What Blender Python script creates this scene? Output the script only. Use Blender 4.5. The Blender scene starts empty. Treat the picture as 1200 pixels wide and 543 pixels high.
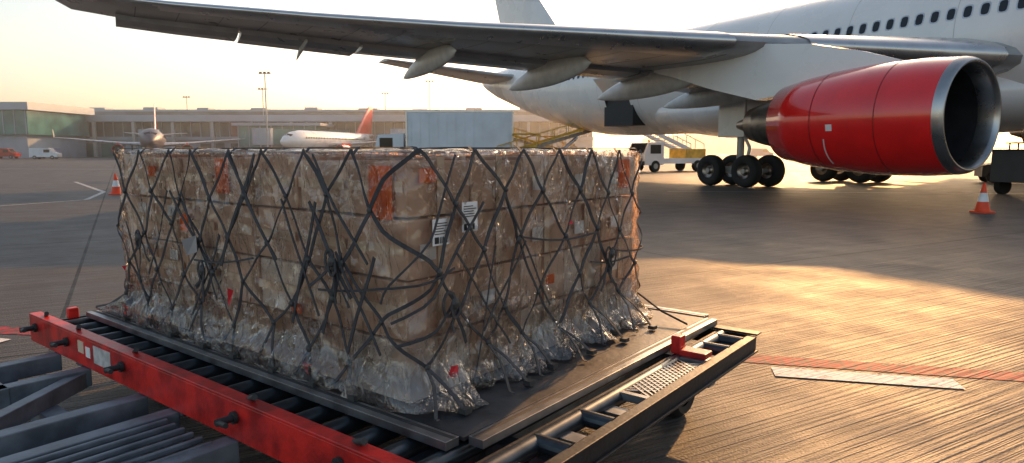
import bpy, math, random
from mathutils import Vector, Matrix, noise
random.seed(7)
S=bpy.context.scene
R=math.radians
# ---------------------------------------------------------------- helpers
def empty(name,loc=(0,0,0),rz=0,parent=None,scale=1):
    e=bpy.data.objects.new(name,None); S.collection.objects.link(e)
    e.location=loc; e.rotation_euler=(0,0,rz); e.scale=(scale,)*3; e.parent=parent; e.empty_display_size=.3
    return e
def mobj(name,v,f,mats,parent=None,smooth=False,mi=None,loc=(0,0,0),rot=(0,0,0)):
    me=bpy.data.meshes.new(name); me.from_pydata([tuple(p) for p in v],[],f)
    if not isinstance(mats,(list,tuple)): mats=[mats]
    for m in mats: me.materials.append(m)
    if mi: me.polygons.foreach_set('material_index',mi)
    if smooth: me.polygons.foreach_set('use_smooth',[True]*len(f))
    me.update()
    o=bpy.data.objects.new(name,me); S.collection.objects.link(o); o.parent=parent; o.location=loc; o.rotation_euler=rot
    return o
class MB:
    """collects parts of one mesh"""
    def __init__(s): s.v=[];s.f=[];s.m=[]
    def add(s,v,f,m=0):
        b=len(s.v); s.v+=[Vector(p) for p in v]; s.f+=[tuple(i+b for i in q) for q in f]; s.m+=[m]*len(f)
    def box(s,lo,hi,m=0,M=None):
        x0,y0,z0=lo;x1,y1,z1=hi
        v=[Vector(p) for p in [(x0,y0,z0),(x1,y0,z0),(x1,y1,z0),(x0,y1,z0),(x0,y0,z1),(x1,y0,z1),(x1,y1,z1),(x0,y1,z1)]]
        if M: v=[M@p for p in v]
        s.add(v,[(0,3,2,1),(4,5,6,7),(0,1,5,4),(1,2,6,5),(2,3,7,6),(3,0,4,7)],m)
    def cyl(s,p,q,r,r2=None,n=12,m=0,cap=True):
        p=Vector(p);q=Vector(q);r2=r if r2 is None else r2
        d=(q-p).normalized(); a=d.orthogonal().normalized(); b=d.cross(a)
        v=[];f=[]
        for c,rr in((p,r),(q,r2)):
            for i in range(n):
                t=2*math.pi*i/n; v.append(c+a*rr*math.cos(t)+b*rr*math.sin(t))
        for i in range(n): f.append((i,(i+1)%n,n+(i+1)%n,n+i))
        if cap: f+= [tuple(range(n))[::-1],tuple(range(n,2*n))]
        s.add(v,f,m)
    def beam(s,p,q,w,h,m=0):
        p=Vector(p);q=Vector(q);d=(q-p).normalized()
        up=Vector((0,0,1)); sd=d.cross(up)
        if sd.length<.01: sd=Vector((1,0,0))
        sd.normalize(); up=sd.cross(d)
        v=[]
        for c in(p,q):
            for a,b in((-1,-1),(1,-1),(1,1),(-1,1)): v.append(c+sd*a*w/2+up*b*h/2)
        s.add(v,[(0,1,2,3),(7,6,5,4),(0,4,5,1),(1,5,6,2),(2,6,7,3),(3,7,4,0)],m)
    def loft(s,rings,m=0,cap=True,closed=True,skip=None):
        n=len(rings[0]);v=[p for r in rings for p in r];f=[]
        for k in range(len(rings)-1):
            for i in range(n if closed else n-1):
                if skip and skip(k,i): continue
                j=(i+1)%n; f.append((k*n+i,k*n+j,(k+1)*n+j,(k+1)*n+i))
        if cap: f+=[tuple(range(n))[::-1],tuple((len(rings)-1)*n+i for i in range(n))]
        s.add(v,f,m)
    def lathe(s,prof,c,axis='x',n=48,m=0):
        rings=[]
        for (a,r) in prof:
            ring=[]
            for i in range(n):
                t=2*math.pi*i/n
                if axis=='x': ring.append(Vector(c)+Vector((a,r*math.cos(t),r*math.sin(t))))
                elif axis=='y': ring.append(Vector(c)+Vector((r*math.cos(t),a,r*math.sin(t))))
                else: ring.append(Vector(c)+Vector((r*math.cos(t),r*math.sin(t),a)))
            rings.append(ring)
        s.loft(rings,m,cap=False)
    def obj(s,name,mats,parent=None,smooth=False,bevel=0,autos=None,loc=(0,0,0),rot=(0,0,0)):
        o=mobj(name,s.v,s.f,mats,parent,smooth,s.m,loc,rot)
        if bevel:
            b=o.modifiers.new('b','BEVEL'); b.width=bevel; b.segments=2; b.limit_method='ANGLE'
        if autos:
            o.data.polygons.foreach_set('use_smooth',[True]*len(s.f))
            o.data.set_sharp_from_angle(angle=R(autos))
        return o
def nn(nt,t,**k):
    n=nt.nodes.new(t)
    for a,b in k.items(): setattr(n,a,b)
    return n
def mat(name,col,rough=.5,metal=0,var=.15,vs=3,bump=0,bs=40,spec=.5,col2=None,rvar=.1,coat=0,stretch=None):
    m=bpy.data.materials.new(name); m.use_nodes=True; nt=m.node_tree; B=nt.nodes['Principled BSDF']
    tc=nn(nt,'ShaderNodeTexCoord'); src=tc.outputs['Object']
    if stretch:
        mp=nn(nt,'ShaderNodeMapping'); mp.inputs['Scale'].default_value=stretch; nt.links.new(src,mp.inputs[0]); src=mp.outputs[0]
    n1=nn(nt,'ShaderNodeTexNoise'); n1.inputs['Scale'].default_value=vs; n1.inputs['Detail'].default_value=6
    nt.links.new(src,n1.inputs['Vector'])
    cr=nn(nt,'ShaderNodeValToRGB')
    c2=col2 or tuple(c*(1-var) for c in col)
    cr.color_ramp.elements[0].position=.35; cr.color_ramp.elements[1].position=.65
    cr.color_ramp.elements[0].color=(*c2,1); cr.color_ramp.elements[1].color=(*[min(1,c*(1+var*.3)) for c in col],1)
    nt.links.new(n1.outputs['Fac'],cr.inputs['Fac']); nt.links.new(cr.outputs[0],B.inputs['Base Color'])
    mr=nn(nt,'ShaderNodeMapRange'); mr.inputs['To Min'].default_value=max(0,rough-rvar); mr.inputs['To Max'].default_value=min(1,rough+rvar)
    nt.links.new(n1.outputs['Fac'],mr.inputs['Value']); nt.links.new(mr.outputs[0],B.inputs['Roughness'])
    B.inputs['Metallic'].default_value=metal; B.inputs['Specular IOR Level'].default_value=spec
    B.inputs['Coat Weight'].default_value=coat; B.inputs['Coat Roughness'].default_value=.06
    if bump:
        n2=nn(nt,'ShaderNodeTexNoise'); n2.inputs['Scale'].default_value=bs; n2.inputs['Detail'].default_value=4
        nt.links.new(src,n2.inputs['Vector'])
        bp=nn(nt,'ShaderNodeBump'); bp.inputs['Strength'].default_value=bump; bp.inputs['Distance'].default_value=.01
        nt.links.new(n2.outputs['Fac'],bp.inputs['Height']); nt.links.new(bp.outputs[0],B.inputs['Normal'])
    return m
M_white=mat('white_paint',(.80,.79,.77),.28,0,.06,.6,coat=.4)
M_wing=mat('wing_grey',(.40,.40,.40),.30,.35,.2,1.2)
M_slat=mat('bare_aluminium',(.62,.61,.6),.3,.9,.1,2)
M_red=mat('red_nacelle',(.82,.008,.006),.20,0,.12,1.5,coat=1)
M_alu=mat('inlet_lip',(.42,.41,.40),.30,1,.1,3)
M_exh=mat('exhaust_metal',(.32,.28,.24),.35,1,.3,4)
M_dark=mat('dark_interior',(.02,.02,.022),.6)
M_glass=mat('dark_glass',(.015,.018,.022),.12,0,.1)
M_tyre=mat('tyre_rubber',(.018,.018,.018),.8,0,.2,8)
M_hub=mat('wheel_hub',(.35,.35,.34),.45,.4)
M_strut=mat('gear_paint',(.6,.6,.58),.4,.1)
M_fan=mat('fan_blade',(.10,.10,.11),.35,.8)
# ---------------------------------------------------------------- camera
H=1.55; pitch=math.atan(.1196)
cd=bpy.data.cameras.new('camera'); cam=bpy.data.objects.new('camera',cd); S.collection.objects.link(cam)
cam.location=(0,0,H); cam.rotation_euler=(math.pi/2-pitch,0,0); cd.lens=36*790/1200; cd.clip_end=6000; cd.clip_start=.05
S.camera=cam
# ---------------------------------------------------------------- light
AZ,EL=R(27),R(20)
sd=Vector((math.sin(AZ)*math.cos(EL),math.cos(AZ)*math.cos(EL),math.sin(EL)))
L=bpy.data.lights.new('sun','SUN'); L.energy=5.0; L.angle=R(.6); L.color=(1,.50,.18)
lo=bpy.data.objects.new('sun',L); S.collection.objects.link(lo); lo.rotation_euler=(-sd).to_track_quat('-Z','Y').to_euler()
W=bpy.data.worlds.new('World'); S.world=W; W.use_nodes=True; nt=W.node_tree
bg=nt.nodes['Background']; sky=nn(nt,'ShaderNodeTexSky',sky_type='NISHITA'); sky.sun_disc=False
sky.sun_elevation=EL; sky.sun_rotation=AZ; sky.dust_density=2.2; sky.air_density=1.0; sky.ozone_density=1
tc=nn(nt,'ShaderNodeTexCoord'); sp=nn(nt,'ShaderNodeSeparateXYZ'); nt.links.new(tc.outputs['Generated'],sp.inputs[0])
mr=nn(nt,'ShaderNodeMapRange',interpolation_type='SMOOTHSTEP'); mr.inputs[1].default_value=-.02; mr.inputs[2].default_value=.30; nt.links.new(sp.outputs[2],mr.inputs[0])
tm=nn(nt,'ShaderNodeMix',data_type='RGBA'); tm.inputs[6].default_value=(2.35,1.86,1.55,1); tm.inputs[7].default_value=(2.05,1.84,1.60,1); nt.links.new(mr.outputs[0],tm.inputs[0])
mu=nn(nt,'ShaderNodeMix',data_type='RGBA',blend_type='MULTIPLY'); mu.inputs[0].default_value=1; nt.links.new(sky.outputs[0],mu.inputs[6]); nt.links.new(tm.outputs[2],mu.inputs[7])
nt.links.new(mu.outputs[2],bg.inputs[0]); bg.inputs[1].default_value=.135
S.view_settings.view_transform='Standard'; S.view_settings.look='None'; S.view_settings.exposure=0
# low evening haze over the far side of the apron
hm=bpy.data.materials.new('haze'); hm.use_nodes=True; hn=hm.node_tree; hn.nodes.clear()
ho=nn(hn,'ShaderNodeOutputMaterial'); hv=nn(hn,'ShaderNodeVolumeScatter'); hv.inputs['Color'].default_value=(1,.92,.82,1); hv.inputs['Density'].default_value=.0017; hv.inputs['Anisotropy'].default_value=.75
hn.links.new(hv.outputs[0],ho.inputs['Volume'])
b=MB(); b.box((-500,62,.05),(500,420,26)); b.obj('haze',[hm])
# ---------------------------------------------------------------- ground
def ground_mat():
    m=bpy.data.materials.new('apron_concrete'); m.use_nodes=True; nt=m.node_tree; B=nt.nodes['Principled BSDF']; lk=nt.links.new
    tc=nn(nt,'ShaderNodeTexCoord'); mp=nn(nt,'ShaderNodeMapping',vector_type='POINT'); mp.inputs['Rotation'].default_value=(0,0,R(-30))
    lk(tc.outputs['Object'],mp.inputs[0]); sp=nn(nt,'ShaderNodeSeparateXYZ'); lk(mp.outputs[0],sp.inputs[0])
    def mth(op,a,b=None):
        n=nn(nt,'ShaderNodeMath',operation=op)
        for i,x in enumerate((a,b)):
            if x is None: continue
            if isinstance(x,(int,float)): n.inputs[i].default_value=x
            else: lk(x,n.inputs[i])
        return n.outputs[0]
    def noise_(sc,det=5,vec=None,scl=None,rough=.5):
        n=nn(nt,'ShaderNodeTexNoise'); n.inputs['Scale'].default_value=sc; n.inputs['Detail'].default_value=det; n.inputs['Roughness'].default_value=rough
        v=mp.outputs[0]
        if scl:
            q=nn(nt,'ShaderNodeMapping'); q.inputs['Scale'].default_value=scl; lk(v,q.inputs[0]); v=q.outputs[0]
        lk(v,n.inputs['Vector']); return n.outputs['Fac']
    def joint(o,off,per,w):
        a=mth('DIVIDE',mth('ADD',o,off),per); a=mth('ABSOLUTE',mth('SUBTRACT',mth('FRACT',a),.5)); return mth('GREATER_THAN',a,.5-w/per/2)
    j=mth('MAXIMUM',joint(sp.outputs[0],.56,7.5,.04),joint(sp.outputs[1],1.3,7.5,.035))
    big=noise_(.12,5,rough=.6); med=noise_(1.3,6,rough=.65); fine=noise_(70,3); streak=noise_(1,4,scl=(.9,.06,1))
    groove=noise_(1,2,scl=(.5,36,1),rough=.5); g2=noise_(1,2,scl=(.3,8,1))
    def mixc(f,a,b,t='MIX'):
        n=nn(nt,'ShaderNodeMix',data_type='RGBA',blend_type=t)
        if isinstance(f,(int,float)): n.inputs[0].default_value=f
        else: lk(f,n.inputs[0])
        for i,x in((6,a),(7,b)):
            if isinstance(x,tuple): n.inputs[i].default_value=(*x,1)
            else: lk(x,n.inputs[i])
        return n.outputs[2]
    def ramp(f,a,b,lo=.35,hi=.65):
        n=nn(nt,'ShaderNodeMapRange'); lk(f,n.inputs[0]); n.inputs[1].default_value=lo;n.inputs[2].default_value=hi;n.inputs[3].default_value=a;n.inputs[4].default_value=b; return n.outputs[0]
    c=mixc(ramp(big,0,1),(.054,.054,.057),(.088,.084,.082))
    c=mixc(ramp(med,0,.6),c,(.125,.113,.102))
    c=mixc(ramp(streak,0,.6,.5,.7),c,(.033,.033,.036))
    c=mixc(ramp(groove,0,.8,.56,.42),c,(.022,.022,.024))
    c=mixc(ramp(fine,0,.35),c,(.16,.15,.135))
    c=mixc(j,c,(.012,.012,.013))
    lk(c,B.inputs['Base Color'])
    r=ramp(med,.50,.70,.3,.7); lk(r,B.inputs['Roughness']); B.inputs['Specular IOR Level'].default_value=.30
    h=mth('ADD',mth('MULTIPLY',ramp(groove,0,1,.4,.6),.45),mth('ADD',mth('MULTIPLY',fine,.5),mth('MULTIPLY',g2,.35)))
    h=mth('SUBTRACT',h,mth('MULTIPLY',j,2.0))
    bp=nn(nt,'ShaderNodeBump'); bp.inputs['Strength'].default_value=1; bp.inputs['Distance'].default_value=.014; lk(h,bp.inputs['Height']); lk(bp.outputs[0],B.inputs['Normal'])
    return m
mobj('ground',[(-3000,-300,0),(3000,-300,0),(3000,5000,0),(-3000,5000,0)],[(0,1,2,3)],ground_mat())
def paint_mat(name,col,wear):
    m=bpy.data.materials.new(name); m.use_nodes=True; nt=m.node_tree; B=nt.nodes['Principled BSDF']; lk=nt.links.new
    tc=nn(nt,'ShaderNodeTexCoord'); n=nn(nt,'ShaderNodeTexNoise'); n.inputs['Scale'].default_value=14; n.inputs['Detail'].default_value=8; n.inputs['Roughness'].default_value=.7
    lk(tc.outputs['Object'],n.inputs['Vector']); r=nn(nt,'ShaderNodeMapRange'); r.inputs[1].default_value=wear-.1; r.inputs[2].default_value=wear+.1; lk(n.outputs['Fac'],r.inputs[0])
    mx=nn(nt,'ShaderNodeMix',data_type='RGBA'); mx.inputs[6].default_value=(.07,.068,.065,1); mx.inputs[7].default_value=(*col,1); lk(r.outputs[0],mx.inputs[0])
    lk(mx.outputs[2],B.inputs['Base Color']); B.inputs['Roughness'].default_value=.7; B.inputs['Specular IOR Level'].default_value=.3
    mp=nn(nt,'ShaderNodeMapping'); mp.inputs['Rotation'].default_value=(0,0,R(-30)); lk(tc.outputs['Object'],mp.inputs[0]); m2=nn(nt,'ShaderNodeMapping'); m2.inputs['Scale'].default_value=(.5,36,1); lk(mp.outputs[0],m2.inputs[0])
    g=nn(nt,'ShaderNodeTexNoise'); g.inputs['Scale'].default_value=1; g.inputs['Detail'].default_value=2; lk(m2.outputs[0],g.inputs['Vector'])
    bp=nn(nt,'ShaderNodeBump'); bp.inputs['Strength'].default_value=1; bp.inputs['Distance'].default_value=.02; lk(g.outputs['Fac'],bp.inputs['Height']); lk(bp.outputs[0],B.inputs['Normal'])
    return m
M_pw=paint_mat('worn_white_paint',(.78,.76,.72),.38); M_pr=paint_mat('worn_red_paint',(.50,.035,.045),.50); M_pw2=paint_mat('old_white_paint',(.5,.52,.55),.45)
def line(name,pts,w,m,z=.004):
    v=[];f=[]
    for i,p in enumerate(pts):
        a=Vector(pts[max(0,i-1)]);b=Vector(pts[min(len(pts)-1,i+1)]); d=(b-a).normalized(); n=Vector((-d.y,d.x))*w/2
        v+=[(p[0]+n.x,p[1]+n.y,z),(p[0]-n.x,p[1]-n.y,z)]
    for i in range(len(pts)-1): f.append((2*i,2*i+1,2*i+3,2*i+2))
    return mobj(name,v,f,m)
line('painted_line',[(1.84,4.60),(2.98,4.34)],.20,M_pw,.008)
line('painted_line',[(-14,8),(-4.5,5.72),(1.5,4.98),(3.5,4.5),(12,2.4)],.21,M_pr)
line('painted_line',[(-5.8,5.72),(-4.15,5.33)],.18,M_pw,.008)
line('painted_line',[(-30,8),(-14.6,18.7),(-13.6,21.5),(-15.5,25.6),(-22,34)],.16,M_pw2)
line('painted_line',[(-60,60),(60,48)],.3,M_pw2,.008)
line('painted_line',[(6,26),(40,22)],.15,M_pw2)
# ---------------------------------------------------------------- main airliner
def fus_rings(st,n=48,sx=1):
    rings=[]
    for x,zc,r,rz in st:
        rings.append([Vector((x,r*math.cos(2*math.pi*i/n),zc+rz*math.sin(2*math.pi*i/n))) for i in range(n)])
    return rings
def airfoil(xle,chord,y,z,t,inc=0,n=14,vert=False):
    up=[];dn=[]
    for i in range(n+1):
        c=(1-math.cos(math.pi*i/n))/2
        th=5*t*(.2969*math.sqrt(c)-.126*c-.3516*c*c+.2843*c**3-.1036*c**4)*chord
        cam_=.02*chord*math.sin(math.pi*c)
        x=xle-c*chord; dz=-math.sin(inc)*(c-.3)*chord
        up.append((x,th+cam_*(0 if vert else 1)+dz)); dn.append((x,-th+cam_*(0 if vert else 1)+dz))
    pts=up+dn[::-1][1:-1]
    if vert: return [Vector((x,y+h,z)) for x,h in pts]
    return [Vector((x,y,z+h)) for x,h in pts]
A=empty('airliner',(13.56,32,0),R(-60))
st=[(32.2,4.9,.05,.05),(32,4.9,.45,.42),(31.2,4.95,1.05,1.0),(30,5.05,1.6,1.55),(28.5,5.18,2.1,2.1),(26.5,5.3,2.6,2.55),(24,5.38,2.86,2.84),(22,5.4,2.9,2.9)]
st+=[(x,5.4,2.9,2.9) for x in (18,14,10,6,2,-2,-6,-9.2,-9.8,-10.6,-11.4,-12)]
st+=[(-14,5.43,2.87,2.86),(-17,5.6,2.7,2.68),(-20,5.9,2.4,2.38),(-23,6.25,2.0,2.02),(-26,6.65,1.5,1.6),(-29,7.0,.95,1.1),(-31,7.25,.5,.6),(-31.9,7.35,.22,.28),(-32,7.35,.02,.02)]
b=MB(); N=64
def door(k,i):
    a,b_=st[k][0],st[k+1][0]; t=(i+.5)/N*360
    return a<=-9.2+.01 and b_>=-11.4-.01 and 192<t<224
b.loft(fus_rings(st,N),0,cap=False,skip=door)
b.obj('fuselage',[M_white],A,smooth=True)
b=MB(); b.box((-11.6,-2.6,3.0),(-9.0,-.6,5.0),0)
o=b.obj('cargo_hold',[M_dark],A)
b=MB(); pts=[]
for x in(-9.25,-11.35):
    pts.append([Vector((x,-2.87-.9*math.sin(q),4.9-.3*(1-math.cos(q))+q*.9)) for q in [i*.12 for i in range(9)]])
v=pts[0]+pts[1]+[p+Vector((0,-.06,.05)) for p in pts[0]+pts[1]]
f=[]
for i in range(8): f+=[(i,i+1,10+i,9+i),(18+i,27+i,28+i,19+i)]
f+=[(0,9,27,18),(8,26,35,17)]
for i in range(8): f+=[(i,18+i,19+i,i+1),(9+i,10+i,28+i,27+i)]
mobj('cargo_door',v,f,M_white,A)
b=MB(); st2=[(12,3.7,.3,.3),(11,3.6,1.8,.9),(9,3.5,2.9,1.25),(6,3.45,3.15,1.4),(0,3.45,3.2,1.4),(-4,3.5,3.1,1.3),(-7,3.6,2.5,1.05),(-9,3.6,1.5,.8),(-10.5,3.5,.2,.3)]
b.loft(fus_rings(st2,48)); b.obj('belly_fairing',[M_white],A,smooth=True)
def window_strip(sgn):
    b=MB(); dz=.8
    x=-21.5
    while x<27.5:
        skip=any(abs(x-d)<.75 for d in(25.6,13.6,-7.2,-20.2))
        if not skip:
            for k in range(len(st)-1):
                if st[k][0]>=x>=st[k+1][0]:
                    u=(x-st[k][0])/(st[k+1][0]-st[k][0]); r=st[k][2]*(1-u)+st[k+1][2]*u; rz=st[k][3]*(1-u)+st[k+1][3]*u; zc=st[k][1]*(1-u)+st[k+1][1]*u
            for (w,h,off,m) in((.17,.24,.004,1),(.125,.19,.010,0)):
                v=[]
                for i in range(12):
                    t=2*math.pi*i/12; cx=w*math.copysign(abs(math.cos(t))**.6,math.cos(t)); cz=h*math.copysign(abs(math.sin(t))**.6,math.sin(t))
                    zz=6.2-zc+cz; yy=r*math.sqrt(max(0,1-(zz/rz)**2))+off
                    v.append((x+cx,sgn*yy,zc+zz))
                b.add(v,[tuple(range(12))] if sgn>0 else [tuple(range(12))[::-1]],m)
        x+=.533
    b.obj('cabin_windows',[M_glass,M_slat],A)
window_strip(-1); window_strip(1)
b=MB()
M_line=mat('panel_gap',(.2,.2,.2),.5); M_line2=mat('skin_lap',(.55,.54,.52),.4)
for dx in(13.6,-7.2):
    def P(x,z,off=.006):
        return Vector((x,-(math.sqrt(2.9**2-(z-5.4)**2)+off),z))
    path=[P(dx-.45,z) for z in [5.2+.15*i for i in range(13)]]+[P(dx+.45,z) for z in [7.0-.15*i for i in range(13)]]
    path.append(path[0])
    for p,q in zip(path[:-1],path[1:]): b.beam(p,q,.03,.012)
b.obj('door_outlines',[M_line],A)
b=MB()
for x in(20,16,11.8,8,4,0,-4,-8.5,-12):
    b.lathe([(x-.012,2.903),(x+.012,2.903)],(0,0,5.4),n=64)
b.obj('skin_joints',[M_line2],A,smooth=True)
# wings
WS=[(0,12.0,13.6,4.3,.13),(2.9,10,11.6,4.45,.13),(9.7,5.7,7.5,4.95,.115),(20,-1.0,4.6,5.72,.10),(27,-5.6,3.2,6.5,.10),(29,-7,2.7,6.85,.09),(29.6,-7.9,2.0,7.2,.09),(30.0,-9.0,1.2,8.2,.08)]
def wing_at(y):
    for k in range(len(WS)-1):
        if WS[k][0]<=y<=WS[k+1][0]:
            u=(y-WS[k][0])/(WS[k+1][0]-WS[k][0]); return [WS[k][i]*(1-u)+WS[k+1][i]*u for i in range(1,5)]
M_seam=mat('nacelle_seam',(.25,.01,.01),.5); M_mark=mat('mark_white',(.75,.7,.68),.4)
for sgn in(-1,1):
    b=MB(); rings=[airfoil(x,c,sgn*y,z,t,R(2)) for y,x,c,z,t in WS]
    b.loft(rings); b.obj('wing',[M_wing],A,smooth=True,autos=35)
    for nm,ys in(('slats',(10.4,14,18,22,26,28.6)),('slats_inner',(3.2,5,8.4))):
        b=MB(); rr=[]
        for y in ys:
            x,c,z,t=wing_at(y); af=airfoil(x+.06,c,sgn*y,z,t*1.06,R(2)); rr.append(af[-4:]+af[:6])
        b.loft(rr,cap=False,closed=False); b.obj(nm,[M_slat],A,smooth=True)
    b=MB()
    for y in [3.6+1.3*i for i in range(19)]:
        x,c,z,t=wing_at(y); af=airfoil(x,c,sgn*y,z,t,R(2)); low=af[15:][::-1]
        for p,q in zip(low[2:-3],low[3:-2]): b.beam(p-Vector((0,0,.004)),q-Vector((0,0,.004)),.03,.008)
    b.obj('panel_joints',[M_line],A)
    def panel(y0,y1,fr,drop,name,ext):
        b=MB(); rings=[]
        for y in(y0,(y0+y1)/2,y1):
            x,c,z,t=wing_at(y); xs=x-c*(1-fr); ch=c*fr+ext
            zz=z-.06*c*.3-.05
            rings.append([Vector((xs,sgn*y,zz+.05)),Vector((xs-ch*.3,sgn*y,zz+.06-drop*.2)),Vector((xs-ch,sgn*y,zz-drop)),Vector((xs-ch*.5,sgn*y,zz-.14-drop*.45)),Vector((xs-ch*.08,sgn*y,zz-.16))])
        b.loft(rings); b.obj(name,[M_wing],A)
    panel(3.4,9.6,.22,.28,'inner_flap',.25); panel(9.75,19.6,.24,.22,'outer_flap',.2)
    panel(19.75,23.6,.27,.34,'aileron',.12); panel(23.7,27.6,.28,.30,'aileron_outer',.1)
    for y,L_,r in((5.2,6.4,.52),(9.0,6.6,.56),(13.0,6.0,.52),(17.3,5.2,.44),(21.5,2.0,.15)):
        x,c,z,t=wing_at(y); xt=x-c; b=MB(); rings=[]
        for k in range(17):
            u=k/16; rr=r*(math.sin(math.pi*u**.8)**.7 if 0<u<1 else .02)
            rings.append([Vector((xt+L_*.68-L_*u,sgn*y+rr*.5*math.cos(q),z-.22-r*.55-.5*u*u+rr*math.sin(q))) for q in [2*math.pi*i/20 for i in range(20)]])
        b.loft(rings); b.obj('flap_track_fairing',[M_strut],A,smooth=True)
    # engine
    ey=sgn*9.37; ez=2.42; c=(12.0,ey,ez)
    b=MB()
    b.lathe([(-.24,1.470),(-1.0,1.53),(-2.2,1.54),(-3.4,1.46),(-4.5,1.32),(-5.3,1.16),(-5.28,1.12),(-4.6,1.1)],c,m=0,n=64)
    b.lathe([(-.24,1.471),(-.12,1.445),(-.02,1.38),(0,1.34),(-.03,1.30),(-.15,1.26),(-.5,1.21)],c,m=1,n=64)
    b.lathe([(-.5,1.21),(-1.0,1.215),(-1.7,1.22)],c,m=2,n=64)
    b.obj('nacelle',[M_red,M_alu,M_fan],A,smooth=True)
    b=MB(); b.lathe([(-4.6,1.1),(-4.6,.9)],c,n=48); b.lathe([(-4.4,.95),(-5.3,.86),(-6.3,.66),(-6.75,.54),(-6.7,.5),(-6.0,.5)],c,n=48,m=1)
    b.lathe([(-6.0,.42),(-6.7,.36),(-7.4,.12),(-7.5,.01)],c,n=32,m=1); b.obj('exhaust',[M_dark,M_exh],A,smooth=True)
    b=MB(); b.lathe([(-1.75,1.215),(-1.75,.02)],c,m=0)
    b.lathe([(-.85,.01),(-.95,.12),(-1.2,.26),(-1.45,.34),(-1.7,.36)],c,m=2,n=32)
    for k in range(26):
        q=2*math.pi*k/26; rad=Vector((0,math.cos(q),math.sin(q))); tan=Vector((0,-math.sin(q),math.cos(q)))
        C=Vector(c); v=[]
        for rr,tw,w in((.34,.35,.13),(.75,.8,.17),(1.19,1.1,.2)):
            d=tan*math.sin(tw)*w+Vector((1,0,0))*math.cos(tw)*w
            p=C+Vector((-1.5,0,0))+rad*rr; v+=[p-d,p+d]
        b.add(v,[(0,1,3,2),(2,3,5,4)],1)
    b.obj('fan',[M_dark,M_fan,M_hub],A)
    b=MB()
    for xo,rr in((-1.65,1.538),(-3.6,1.443)):
        b.lathe([(xo-.012,rr+.004),(xo+.012,rr+.004)],c,n=64)
    b.obj('nacelle_seams',[M_seam],A,smooth=True)
    def onn(x,ang,off=.006):
        prof=[(-.24,1.470),(-1.0,1.53),(-2.2,1.54),(-3.4,1.46),(-4.5,1.32),(-5.3,1.16)]
        for (a,ra),(b_,rb) in zip(prof[:-1],prof[1:]):
            if a>=x>=b_: r=ra+(rb-ra)*(x-a)/(b_-a)
        r+=off
        return Vector((12+x,ey+sgn*r*math.cos(ang),ez+r*math.sin(ang)))
    b=MB()
    b.add([onn(-3.05,-.22),onn(-2.85,-.22),onn(-2.85,-.10),onn(-3.05,-.10)],[(0,1,2,3)])
    pth=[onn(-3.15-.05*math.sin(k*.3),-.38-.075*k,.008) for k in range(9)]
    for p,q in zip(pth[:-1],pth[1:]): b.beam(p,q,.03,.014)
    b.obj('nacelle_markings',[M_mark],A)
    b=MB(); rings=[]
    for x,zt,zb,w in((10.2,3.95,3.6,.04),(9,4.35,3.6,.18),(7.4,4.75,3.4,.24),(5.5,5.0,3.2,.25),(3.5,4.9,3.7,.22),(1.5,4.8,4.3,.12),(.3,4.75,4.6,.03)):
        rings.append([Vector((x,ey+a*w,zz)) for a,zz in((-1,zb),(1,zb),(1,(zb+zt)/2),(.8,zt),(-.8,zt),(-1,(zb+zt)/2))])
    b.loft(rings); b.obj('pylon',[M_white],A,autos=50)
    gy=sgn*4.0; b=MB()
    b.cyl((0,gy,.7),(0,gy,2.6),.16,m=0,n=16); b.cyl((0,gy,2.2),(-.1,gy,4.6),.24,m=1,n=16)
    b.cyl((0,gy,2.5),(0,gy-sgn*2.2,3.6),.10,m=1); b.cyl((0,gy,2.7),(2.2,gy,4.3),.09,m=1)
    b.beam((-1.15,gy,.72),(1.15,gy,.66),.26,.28,m=1)
    b.beam((.35,gy,1.0),(.5,gy,1.7),.08,.12,m=1); b.beam((.5,gy,1.7),(.12,gy,2.3),.08,.12,m=1)
    for x in(-1.0,1.0):
        b.cyl((x,gy-.95,.69),(x,gy+.95,.69),.1,m=0)
        for wy in(-.72,.72):
            cc=(x,gy+wy,.69)
            b.lathe([(-.2,.34),(-.245,.44),(-.25,.58),(-.2,.66),(-.08,.692),(.08,.692),(.2,.66),(.25,.58),(.245,.44),(.2,.34)],cc,axis='y',n=32,m=2)
            b.lathe([(-.16,.0001),(-.19,.12),(-.12,.2),(-.15,.3),(-.2,.34)],cc,axis='y',n=20,m=3)
            b.lathe([(.2,.34),(.15,.3),(.12,.2),(.19,.12),(.16,.0001)],cc,axis='y',n=20,m=3)
    b.obj('main_gear',[M_hub,M_strut,M_tyre,M_exh],A,autos=40)
    b=MB(); b.box((-.9,gy+sgn*.42,2.15),(.55,gy+sgn*.47,4.3),0); b.obj('gear_door',[M_white],A,bevel=.02)
for sgn in(-1,1):
    b=MB(); b.loft([airfoil(-22.8,6.2,sgn*.6,6.95,.10),airfoil(-24,5.5,sgn*1.8,7.1,.10),airfoil(-29.2,2.2,sgn*9.7,8.45,.09)])
    b.obj('tailplane',[M_wing],A,autos=35)
b=MB(); b.loft([airfoil(-16.5,11.5,0,7.9,.085,vert=True),airfoil(-19.5,8.6,0,9.3,.09,vert=True),airfoil(-27.6,3.6,0,17.2,.09,vert=True)])
b.obj('fin',[M_white],A,autos=35)
b=MB(); b.cyl((25.3,0,.5),(25.1,0,3.0),.11,m=1); b.cyl((25.3,0,1.3),(26.8,0,2.9),.06,m=1)
for wy in(-.36,.36):
    b.lathe([(-.14,.25),(-.17,.4),(-.1,.52),(.1,.52),(.17,.4),(.14,.25)],(25.3,wy,.52),axis='y',n=28,m=0); b.cyl((25.3,wy-.1,.52),(25.3,wy+.1,.52),.25,m=2)
b.obj('nose_gear',[M_tyre,M_strut,M_hub],A,autos=40)
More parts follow.
